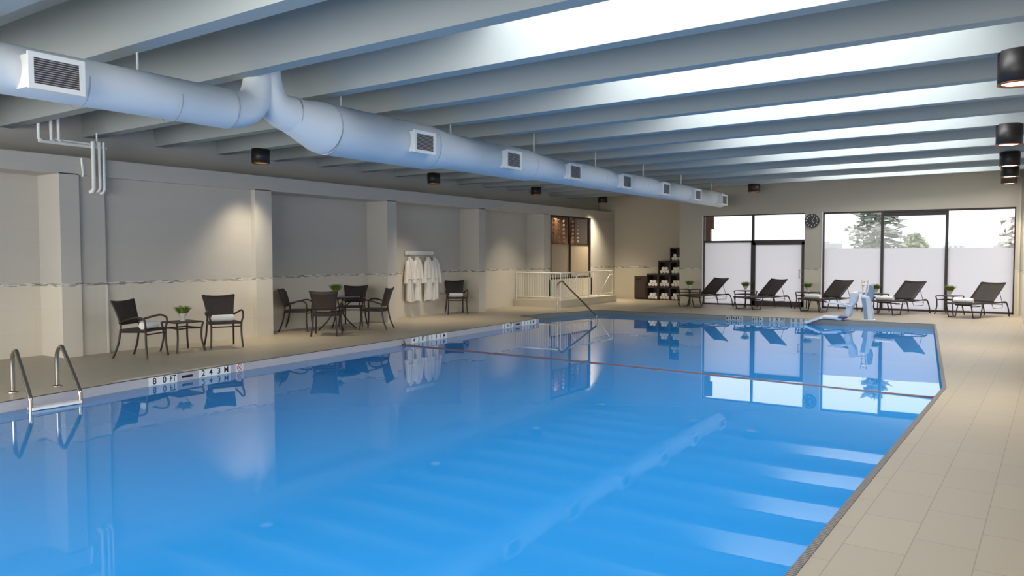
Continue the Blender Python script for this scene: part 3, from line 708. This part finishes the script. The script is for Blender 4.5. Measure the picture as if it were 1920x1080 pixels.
# ---------------------------------------------------------------- robes and rack
r=empty('robe_rack',(XN+.01,15.65,1.64)); tag(r,'white wall mounted coat rack holding four robes','coat rack')
m=MB(); m.box(0,.025,-.58,.56,-.045,.05); m.obj('backboard',M['white'],r,bevel=.004)
for yy in (-.47,-.29,-.12,.06,.22,.40,.52):
    m=MB(); m.tube([(.02,yy,-.005),(.07,yy,-.02),(.09,yy,.015)],.009,8); m.obj('hook',M['white'],r)
def make_robe(seed):
    rnd=random.Random(seed); r=empty('bath_robe',(0,0,0)) # local: hangs against wall, width along y, depth +x; top z=0
    m=MB(); ph=rnd.random()*6
    def body(u,v): # u around, v down
        a=u*2*PI; prof=[(0,.03),(.05,.06),(.12,.115),(.25,.135),(.6,.14),(.8,.15),(1.0,.165)]
        for i in range(len(prof)-1):
            if prof[i][0]<=v<=prof[i+1][0]:
                t=(v-prof[i][0])/(prof[i+1][0]-prof[i][0]); w_=prof[i][1]*(1-t)+prof[i+1][1]*t; break
        fold=.012*math.sin(7*a+ph+v*1.5)*min(1,v*2.5)
        dpt=.05+.02*v
        return (.07+(dpt+fold)*math.sin(a),(w_+fold)*math.cos(a),-v*1.12+ (.02*math.sin(3*a+ph) if v>.95 else 0))
    m.grid(body,36,14); m.obj('robe_body',M['robe'],r)
    for s_ in (-1,1):
        m=MB(); m.tube(crom([(.07,s_*.07,-.09),(.08,s_*.125,-.17),(.09,s_*(.165),-.4),(.10,s_*(.19+.02*rnd.random()),-.66)],5),[.035,.045,.05,.053,.055,.056,.057,.058,.058,.06,.06,.061,.062,.063,.064,.066],12,cap=True); m.obj('sleeve',M['robe'],r)
    m=MB(); m.tube(crom([(.12,-.045,-.03),(.13,-.03,-.2),(.14,.02,-.52),(.145,.03,-1.08)],4),.016,8); m.tube(crom([(.12,.045,-.03),(.13,.03,-.2),(.14,0,-.5)],4),.016,8); m.tube([(.03,-.03,.0),(.10,0,.015),(.03,.03,0)],.014,8); m.obj('collar',M['robe'],r)
    m=MB(); m.tube([(.07,-.125,-.52),(.125,-.11,-.53),(.148,0,-.54),(.125,.11,-.53),(.07,.125,-.52)],.014,8); m.tube([(.15,.02,-.54),(.155,.03,-.78)],.012,8); m.obj('belt',M['robe'],r)
    return r
for i,(yy,lab) in enumerate([(15.18,'white robe hanging leftmost on the wall rack'),(15.47,'white robe second from the left on the wall rack'),(15.92,'white robe third from the left on the wall rack'),(16.2,'white robe hanging rightmost on the wall rack')]):
    b_=make_robe(i+2); b_.scale=(1,.88,1); b_.location=(XN+.015,yy,1.52); tag(b_,lab,'robe','white robes on the wall rack')
# ---------------------------------------------------------------- landing + white railing
r=empty('landing_platform',(-12.15,22.1,0)); tag(r,'low cream raised landing under the white railing','platform')
m=MB(); m.box(XN+.015+12.15,-11.3+12.15,-1.9,-.77-.37,0,.21); m.box(XP+.01+12.15,-11.3+12.15,-1.15,1.98,0,.21)
m.obj('landing_slab',M['wall_back'],r)
r=empty('white_railing',(-11.36,20.28,.21)); tag(r,'white metal picket railing around the raised landing','railing')
def LR(x,y,z): return (x+11.36,y-20.28,z-.21)
zt=1.04
m=MB(); m.tube([LR(-12.93,20.28,zt),LR(-11.36,20.28,zt)],.022,8); m.tube([LR(-11.36,20.28,zt),LR(-11.36,23.87,zt)],.022,8); m.obj('top_rail',M['white'],r)
m=MB(); m.tube([LR(-12.93,20.28,.30),LR(-11.36,20.28,.30)],.014,8); m.tube([LR(-11.36,20.28,.30),LR(-11.36,23.87,.30)],.014,8); m.obj('bottom_rail',M['white'],r)
for (x,y) in ((-12.93,20.28),(-11.36,20.28),(-11.36,22.1),(-11.36,23.87)):
    m=MB(); m.tube([LR(x,y,.21),LR(x,y,zt)],.02,8); m.obj('post',M['white'],r)
for k in range(1,18):
    m=MB(); x=-12.93+k*1.57/18; m.tube([LR(x,20.28,.30),LR(x,20.28,zt)],.009,6); m.obj('picket',M['white'],r)
for k in range(1,26):
    if k in (13,): continue
    m=MB(); y=20.28+k*3.59/26; m.tube([LR(-11.36,y,.30),LR(-11.36,y,zt)],.0065,6); m.obj('picket',M['white'],r)
for (ya,za,yb,zb_) in ((21.16,.95,20.42,.30),(23.45,.92,22.56,.24)):
    m=MB(); m.tube([LR(-11.26,ya+.25,za),LR(-11.26,ya,za),LR(-11.26,yb,zb_)],.017,8); m.tube([LR(-11.36,ya+.25,za),LR(-11.26,ya+.25,za)],.012,8); m.obj('slanted_handrail',M['white'],r)
# ---------------------------------------------------------------- chrome handrail at the steps & ladder
r=empty('steel_handrail',(-10.55,18.5,0)); tag(r,'curved steel handrail descending into the far end steps','handrail')
bx,by=-10.52,18.6; ex,ey=-8.95,17.85
def LH(t,z): return (bx+(ex-bx)*t+10.55,by+(ey-by)*t-18.5,z)
m=MB(); m.tube(crom([LH(0,0),LH(0,.68),LH(.03,.80),LH(.13,.86),LH(.25,.74),LH(.93,.08),LH(1.0,-.06),LH(.99,-.6)],6),.022,10); m.obj('rail_tube',M['chrome'],r)
m=MB(); m.lathe([(.05,0),(.05,.01),(.026,.018)],LH(0,0),16,cap=False); m.obj('base_flange',M['chrome'],r)
r=empty('pool_ladder',(-9.6,4.6,0)); tag(r,'steel pool ladder with two curved rails at the near left edge','ladder')
def lad(y0,y1):
    def P(x,z,t): return (x+9.6,(y0+(y1-y0)*t)-4.6,z)
    m=MB(); m.tube(crom([P(-9.76,0,0),P(-9.755,.34,0),P(-9.70,.45,.1),P(-9.6,.50,.2),P(-9.5,.44,.35),P(-9.1,.08,.9),P(-9.03,-.06,1),P(-9.03,-.5,1),P(-9.03,-1.0,1)],6),.024,12); m.obj('rail',M['chrome'],r)
    m=MB(); m.lathe([(.055,0),(.055,.01),(.03,.02)],P(-9.76,0,0),18,cap=False); m.obj('base_flange',M['chrome'],r)
lad(4.37,4.22); lad(4.87,4.76)
for z in (-.09,-.36,-.63):
    m=MB(); m.box(.49,.61,-.38,.16,z-.02,z+.01); m.obj('tread',M['white'],r,bevel=.004)
# ---------------------------------------------------------------- lane rope
r=MB(); r.tube(crom([(-9.66,11.16,-.02),(-9.6,11.15,-.09),(-9.4,11.12,WZ+.006),(-5,10.85,WZ+.006),(-.9,10.4,WZ+.006),(-.66,10.4,-.02)],6),.013,6)
o=r.obj('lane_rope',M['rope']); tag(o,'thin brown safety rope stretched across the water','rope')
# ---------------------------------------------------------------- pool lift
r=empty('pool_lift',(-2.86,20.3,0)); tag(r,'grey and blue pool lift chair standing at the far pool edge','pool lift')
def LF(x,z,y=20.3): return (x+2.86,y-20.3,z)
def slab(pts,th,y0,mi=0,mb=None):
    mb=mb or MB(); n=len(pts); v=[LF(x,z,y0-th/2) for x,z in pts]+[LF(x,z,y0+th/2) for x,z in pts]
    mb.add(v,[tuple(range(n)),tuple(range(n,2*n))[::-1]]+[(i,(i+1)%n,n+(i+1)%n,n+i) for i in range(n)]); return mb
m=slab([(-2.97,0.0),(-2.77,0.0),(-2.76,.18),(-2.80,.36),(-2.83,.50),(-2.85,.57),(-3.03,.60),(-3.04,.55),(-3.0,.36),(-2.96,.18)],.2,20.3); m.obj('mast',M['liftwhite'],r,bevel=.025)
m=slab([(-2.95,.03),(-2.87,.03),(-2.9,.3),(-2.93,.54),(-3.02,.55),(-2.98,.3)],.02,20.19); m.obj('mast_cover',M['liftblue'],r,bevel=.008)
m=MB(); m.box(-.17,.15,-.16,.16,0,.025); m.obj('base_plate',M['liftwhite'],r,bevel=.005)
m=MB(); m.tube([LF(-3.15,.67),LF(-2.84,.67)],.025,10); m.tube([LF(-2.93,.58),LF(-2.93,.70)],.03,10); m.obj('lift_arm',M['liftwhite'],r)
m=slab([(-3.37,.09),(-3.27,.06),(-3.22,.14),(-3.20,.3),(-3.10,.45),(-3.08,.6),(-3.10,.68),(-3.2,.69),(-3.25,.62),(-3.26,.45),(-3.33,.3),(-3.36,.2)],.3,20.12); m.obj('seat_back',M['liftwhite'],r,bevel=.03)
m=slab([(-3.85,.10),(-3.4,.08),(-3.36,.04),(-3.42,.0),(-3.84,.05)],.4,20.0); m.obj('seat_pan',M['liftwhite'],r,bevel=.02)
m=slab([(-3.48,.10),(-3.3,.09),(-3.3,.05),(-3.48,.06)],.34,19.95); m.obj('seat_cushion',M['liftseat'],r,bevel=.01)
m=slab([(-3.87,.08),(-3.82,.04),(-4.16,-.10),(-4.24,-.08),(-4.2,-.05)],.32,19.78); m.obj('footrest',M['liftwhite'],r,bevel=.012)
for dy in (-.17,.17):
    m=MB(); m.tube([LF(-3.72,.40+.02,20.1+dy),LF(-3.5,.40,20.1+dy),LF(-3.22,.35,20.12+dy)],.018,8); m.obj('armrest',M['liftwhite'],r)
m=slab([(-2.90,.48),(-2.79,.48),(-2.76,.60),(-2.78,.83),(-2.86,.86),(-2.88,.8)],.12,20.32); m.obj('battery_box',M['liftblue'],r,bevel=.015)
m=MB()
for dx in (-.0,.115):
    m.tube([LF(-3.0+dx*.6,.62),LF(-3.03+dx*1.1,.96)],.013,8)
m.tube([LF(-3.02,.86),LF(-2.91,.86)],.02,8); m.tube([LF(-3.0,.80),LF(-2.97,.94)],.014,8); m.obj('control_handles',M['chrome'],r)
# ---------------------------------------------------------------- depth markers
def marker(pa,pb,z0,z1,items,label,name='depth_marker',kind='face',off=.004):
    """plate on vertical waterline face from pa to pb (xy), facing into the pool"""
    pa=Vector(pa);pb=Vector(pb); d=(pb-pa); Ln=d.length; d.normalize(); nrm=Vector((d.y,-d.x)) # pool side
    ang=math.atan2(d.y,d.x)
    c=(pa+pb)/2
    e=empty(name,(c.x,c.y,(z0+z1)/2),ang); tag(e,label,'pool marker','pool depth markers')
    h=(z1-z0)/2
    m=MB(); m.box(-Ln/2,Ln/2,-off,.0,-h,h); m.obj('tile_plate',M['plate'],e)
    for (t,txt,sz,xs,mt) in items:
        if txt=='NODIVE':
            g=MB(); n=32; R=h*.82; rr=[(R*math.cos(2*PI*k/n),-off-.001,R*math.sin(2*PI*k/n)) for k in range(n+1)]
            g.tube(rr,.0045,6,cap=False); g.tube([(-R*.7,-off-.001,R*.7),(R*.7,-off-.001,-R*.7)],.0045,6); g.obj('ban_symbol',M['red'],e)
            g=MB(); g.tube([(-.02,-off-.001,-.015),(.0,-off-.001,.0),(.02,-off-.001,.02)],.004,6); g.tube([(0,-off-.001,0),(.02,-off-.001,-.01)],.003,6); g.obj('diver_symbol',M['ink'],e)
        else: text_mesh('numeral',txt,sz,mt,e,(t,-off-.001,0),(PI/2,0,0),xs=xs)
    return e
def onleft(y):
    P=POOL[:8]
    for i in range(6):
        if P[i][1]<=y<=P[i+1][1]:
            t=(y-P[i][1])/(P[i+1][1]-P[i][1]); return (P[i][0]+(P[i+1][0]-P[i][0])*t,y)
zt_,zl_=-.004,-.113
K=M['ink']
def lm(ya,yb,items,lab,**k):
    # left edge faces +x: direction from ya to yb is +y, pool side normal = (d.y,-d.x)=(+1,0)
    return marker(onleft(ya),onleft(yb),zl_,zt_,items,lab,**k)
lm(5.84,6.27,[(-.13,'8',.12,.95,K),(.02,'0',.12,.95,K),(.15,'FT',.12,.75,K)],'white tile reading 80 FT on the near left pool edge')
lm(6.62,7.17,[(-.2,'2',.12,1,K),(-.07,'4',.12,1,K),(.07,'3',.12,1,K),(.2,'M',.12,.9,K)],'white tile reading 243M on the near left pool edge')
lm(7.27,7.41,[(0,'NODIVE',0,0,K)],'small white tile with red no diving symbol',name='no_diving_marker')
e=lm(6.35,6.52,[], 'black dash tile between the 80 FT and 243M markers',name='dash_marker'); 
for ch in e.children: ch.data.materials.clear(); ch.data.materials.append(K); ch.scale=(1,1,.3)
lm(11.43,11.88,[(-.15,'4',.12,1,K),(0,'3',.12,1,K),(.14,'FT',.12,.75,K)],'white tile reading 43FT on the middle left pool edge')
lm(11.99,12.6,[(-.22,'1',.12,1,K),(-.07,'3',.12,1,K),(.07,'1',.12,1,K),(.21,'M',.12,.9,K)],'white tile reading 131M on the middle left pool edge')
lm(14.8,15.28,[(-.15,'3',.12,1,K),(0,'6',.12,1,K),(.14,'FT',.12,.75,K)],'white tile reading 36FT on the left pool edge before the steps')
e=lm(15.4,15.58,[],'black dash tile on the left pool edge before the steps',name='dash_marker')
for ch in e.children: ch.data.materials.clear(); ch.data.materials.append(K); ch.scale=(1,1,.3)
lm(15.68,16.35,[(-.22,'1',.12,1,K),(-.07,'1',.12,1,K),(.07,'0',.12,1,K),(.21,'M',.12,.9,K)],'white tile reading 110M on the left pool edge before the steps')
M['plate2']=mat('grey_marker_tile',srgb(176,184,184),.35)
fy=19.916
for xa,xb,items,lab in [(-6.23,-5.78,[(-.14,'NO',.1,.8,K),(.1,'DIV',.1,.7,K)],'leftmost grey marker tile on the far pool edge'),
   (-5.55,-5.27,[(0,'NO',.1,.8,K)],'small grey marker tile on the far pool edge, left of the 28FT tile'),
   (-5.12,-4.74,[(-.13,'2',.12,1,K),(0,'8',.12,1,K),(.13,'FT',.12,.7,K)],'grey marker tile reading 28FT on the far pool edge'),
   (-4.6,-4.09,[(-.19,'0',.12,1,K),(-.06,'8',.12,1,K),(.06,'1',.12,1,K),(.19,'M',.12,.8,K)],'grey marker tile reading 081M on the far pool edge beside the lift footrest')]:
    if items[0][1] in ('NO',):
        items=[]
    e=marker((xa,fy),(xb,fy),zl_,zt_,items,lab)
    for ch in e.children:
        if ch.name.startswith('tile_plate'): ch.data.materials.clear(); ch.data.materials.append(M['plate2'])
    if not items:
        g=MB()
        for q in range(int((xb-xa)/.06)): g.box(-(xb-xa)/2+.02+q*.06,-(xb-xa)/2+.05+q*.06,-.0055,-.004,-.04+.02*(q%2),.02+.015*(q%3))
        g.obj('worn_print',M['ink'],e)
# faded deck plates
M['faded']=mat('faded_marker_tile',srgb(214,208,190),.5,var=.35,scale=26)
for ya,yb,lab in ((5.45,6.25,'faded pale marker tile flat on the deck above the 80 FT tile'),(6.45,7.05,'faded pale marker tile flat on the deck above the 243M tile')):
    a_=onleft(ya);b_=onleft(yb); m=MB(); m.hexa([(a_[0]-.16,a_[1],.0005),(a_[0]-.06,a_[1],.0005),(b_[0]-.06,b_[1],.0005),(b_[0]-.16,b_[1],.0005)],[(a_[0]-.16,a_[1],.003),(a_[0]-.06,a_[1],.003),(b_[0]-.06,b_[1],.003),(b_[0]-.16,b_[1],.003)])
    o=m.obj('deck_marker',M['faded']); tag(o,lab,'pool marker')
# ---------------------------------------------------------------- outside
m=MB(); m.box(-14,6,YB+.3,27.5,-.25,-.08); o=m.obj('terrace',M['terrace']); struct(o,'terrace outside the windows','ground')
m=MB(); m.box(-150,150,27.5,260,-4.3,-4); o=m.obj('ground',M['ground']); struct(o,'misty ground outside','ground')
m=MB(); m.box(-8.53,-8.37,25.0,25.15,-.08,2.9); m.box(-8.40,-8.27,25.04,25.11,2.42,2.9); o=m.obj('timber_post',M['post']); tag(o,'brown timber post with a modelled shadow strip, standing outside behind the left window','post')  # second, smaller box stands in for the shadow beside the post
def conifer(name,x,y,base,top,rad,nm,label,seed,dens=1.0,droop=.25,taper=1.0,trunk=.13):
    rnd=random.Random(seed); r=empty(name,(x,y,base)); tag(r,label,'tree'); Ht=top-base
    m=MB(); m.tube([(0,0,0),(0,0,Ht*.5),(0,0,Ht)],[trunk,trunk*.6,.03],8); m.obj('trunk',M['bark'],r)
    m=MB(); nw=int(26*dens)
    for i in range(nw):
        z=Ht*(.15+.85*i/nw); R=rad*(1-(i/nw)**taper)*(.7+.5*rnd.random())+.15
        nb=8
        for k in range(nb):
            a=2*PI*k/nb+rnd.random()*.8; Lb=R*(.6+.5*rnd.random()); ca,sa=math.cos(a),math.sin(a)
            # branch + needle clumps
            m.tube([(0,0,z),(ca*Lb*.5,sa*Lb*.5,z+.06),(ca*Lb,sa*Lb,z-droop*Lb)],[.02,.014,.006],4,cap=False)
            for q in range(int(7*dens)+3):
                t=.25+.75*(q+rnd.random())/(int(7*dens)+3); px,py=ca*Lb*t,sa*Lb*t; pz=z-droop*Lb*t*t+rnd.uniform(-.03,.08)
                s_=.10+.10*rnd.random()
                v=[Vector((px,py,pz))+Vector((rnd.gauss(0,1),rnd.gauss(0,1),rnd.gauss(0,.45)))*s_ for _ in range(5)]
                m.add(v,[(0,1,2),(0,2,3),(0,3,4),(1,3,4)])
    m.obj('foliage',nm,r)
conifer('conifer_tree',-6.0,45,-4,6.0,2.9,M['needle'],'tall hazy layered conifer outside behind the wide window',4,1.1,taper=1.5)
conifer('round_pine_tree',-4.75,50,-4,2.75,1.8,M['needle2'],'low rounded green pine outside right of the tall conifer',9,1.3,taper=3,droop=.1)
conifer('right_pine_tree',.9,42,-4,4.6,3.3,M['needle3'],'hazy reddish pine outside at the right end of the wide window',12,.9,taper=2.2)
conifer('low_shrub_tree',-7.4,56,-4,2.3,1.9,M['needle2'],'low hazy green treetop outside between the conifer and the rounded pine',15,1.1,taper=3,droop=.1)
rb=random.Random(5)
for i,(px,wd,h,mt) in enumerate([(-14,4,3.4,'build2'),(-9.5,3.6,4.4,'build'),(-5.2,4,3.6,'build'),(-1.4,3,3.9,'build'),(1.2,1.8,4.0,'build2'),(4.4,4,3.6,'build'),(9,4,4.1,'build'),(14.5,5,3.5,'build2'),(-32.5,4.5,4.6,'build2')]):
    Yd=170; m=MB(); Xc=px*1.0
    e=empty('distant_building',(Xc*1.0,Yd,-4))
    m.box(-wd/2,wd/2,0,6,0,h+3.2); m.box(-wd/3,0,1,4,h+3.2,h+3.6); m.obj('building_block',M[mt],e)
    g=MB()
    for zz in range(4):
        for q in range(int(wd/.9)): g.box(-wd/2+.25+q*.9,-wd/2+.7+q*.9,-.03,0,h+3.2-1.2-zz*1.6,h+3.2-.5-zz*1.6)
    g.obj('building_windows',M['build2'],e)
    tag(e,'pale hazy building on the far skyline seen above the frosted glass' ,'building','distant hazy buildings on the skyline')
# ---------------------------------------------------------------- world, camera
wd_=bpy.data.worlds.new('overcast'); sc.world=wd_; wd_.use_nodes=True
nt=wd_.node_tree; nt.nodes.clear(); out=nt.nodes.new('ShaderNodeOutputWorld'); bg=nt.nodes.new('ShaderNodeBackground')
tc=nt.nodes.new('ShaderNodeTexCoord'); sp=nt.nodes.new('ShaderNodeSeparateXYZ'); cr=nt.nodes.new('ShaderNodeValToRGB')
nt.links.new(tc.outputs['Generated'],sp.inputs[0]); nt.links.new(sp.outputs[2],cr.inputs[0])
cr.color_ramp.elements[0].color=(.86,.88,.90,1); cr.color_ramp.elements[1].color=(1,1,1,1); cr.color_ramp.elements[1].position=.15
nt.links.new(cr.outputs[0],bg.inputs[0]); bg.inputs[1].default_value=1.65; nt.links.new(bg.outputs[0],out.inputs[0])
cam=bpy.data.cameras.new('camera'); co=bpy.data.objects.new('camera',cam); COL.objects.link(co); sc.camera=co
cam.sensor_fit='HORIZONTAL'; cam.sensor_width=36; cam.lens=36*1449.9/1920; cam.clip_end=500; cam.clip_start=.05
yaw,pit,roll=.5735,.0434,-.0017
fw=Vector((-math.sin(yaw)*math.cos(pit),math.cos(yaw)*math.cos(pit),-math.sin(pit))); rt=Vector((math.cos(yaw),math.sin(yaw),0)); up=rt.cross(fw)
rt2=rt*math.cos(roll)+up*math.sin(roll); up2=-rt*math.sin(roll)+up*math.cos(roll)
mtx=Matrix((rt2,up2,-fw)).transposed().to_4x4(); mtx.translation=Vector((0,0,1.6)); co.matrix_world=mtx
vs_=sc.view_settings; vs_.view_transform='Standard'; vs_.look='None'; vs_.gamma=1; vs_.use_curve_mapping=False; vs_.exposure=0.1
sc.display_settings.display_device='sRGB'
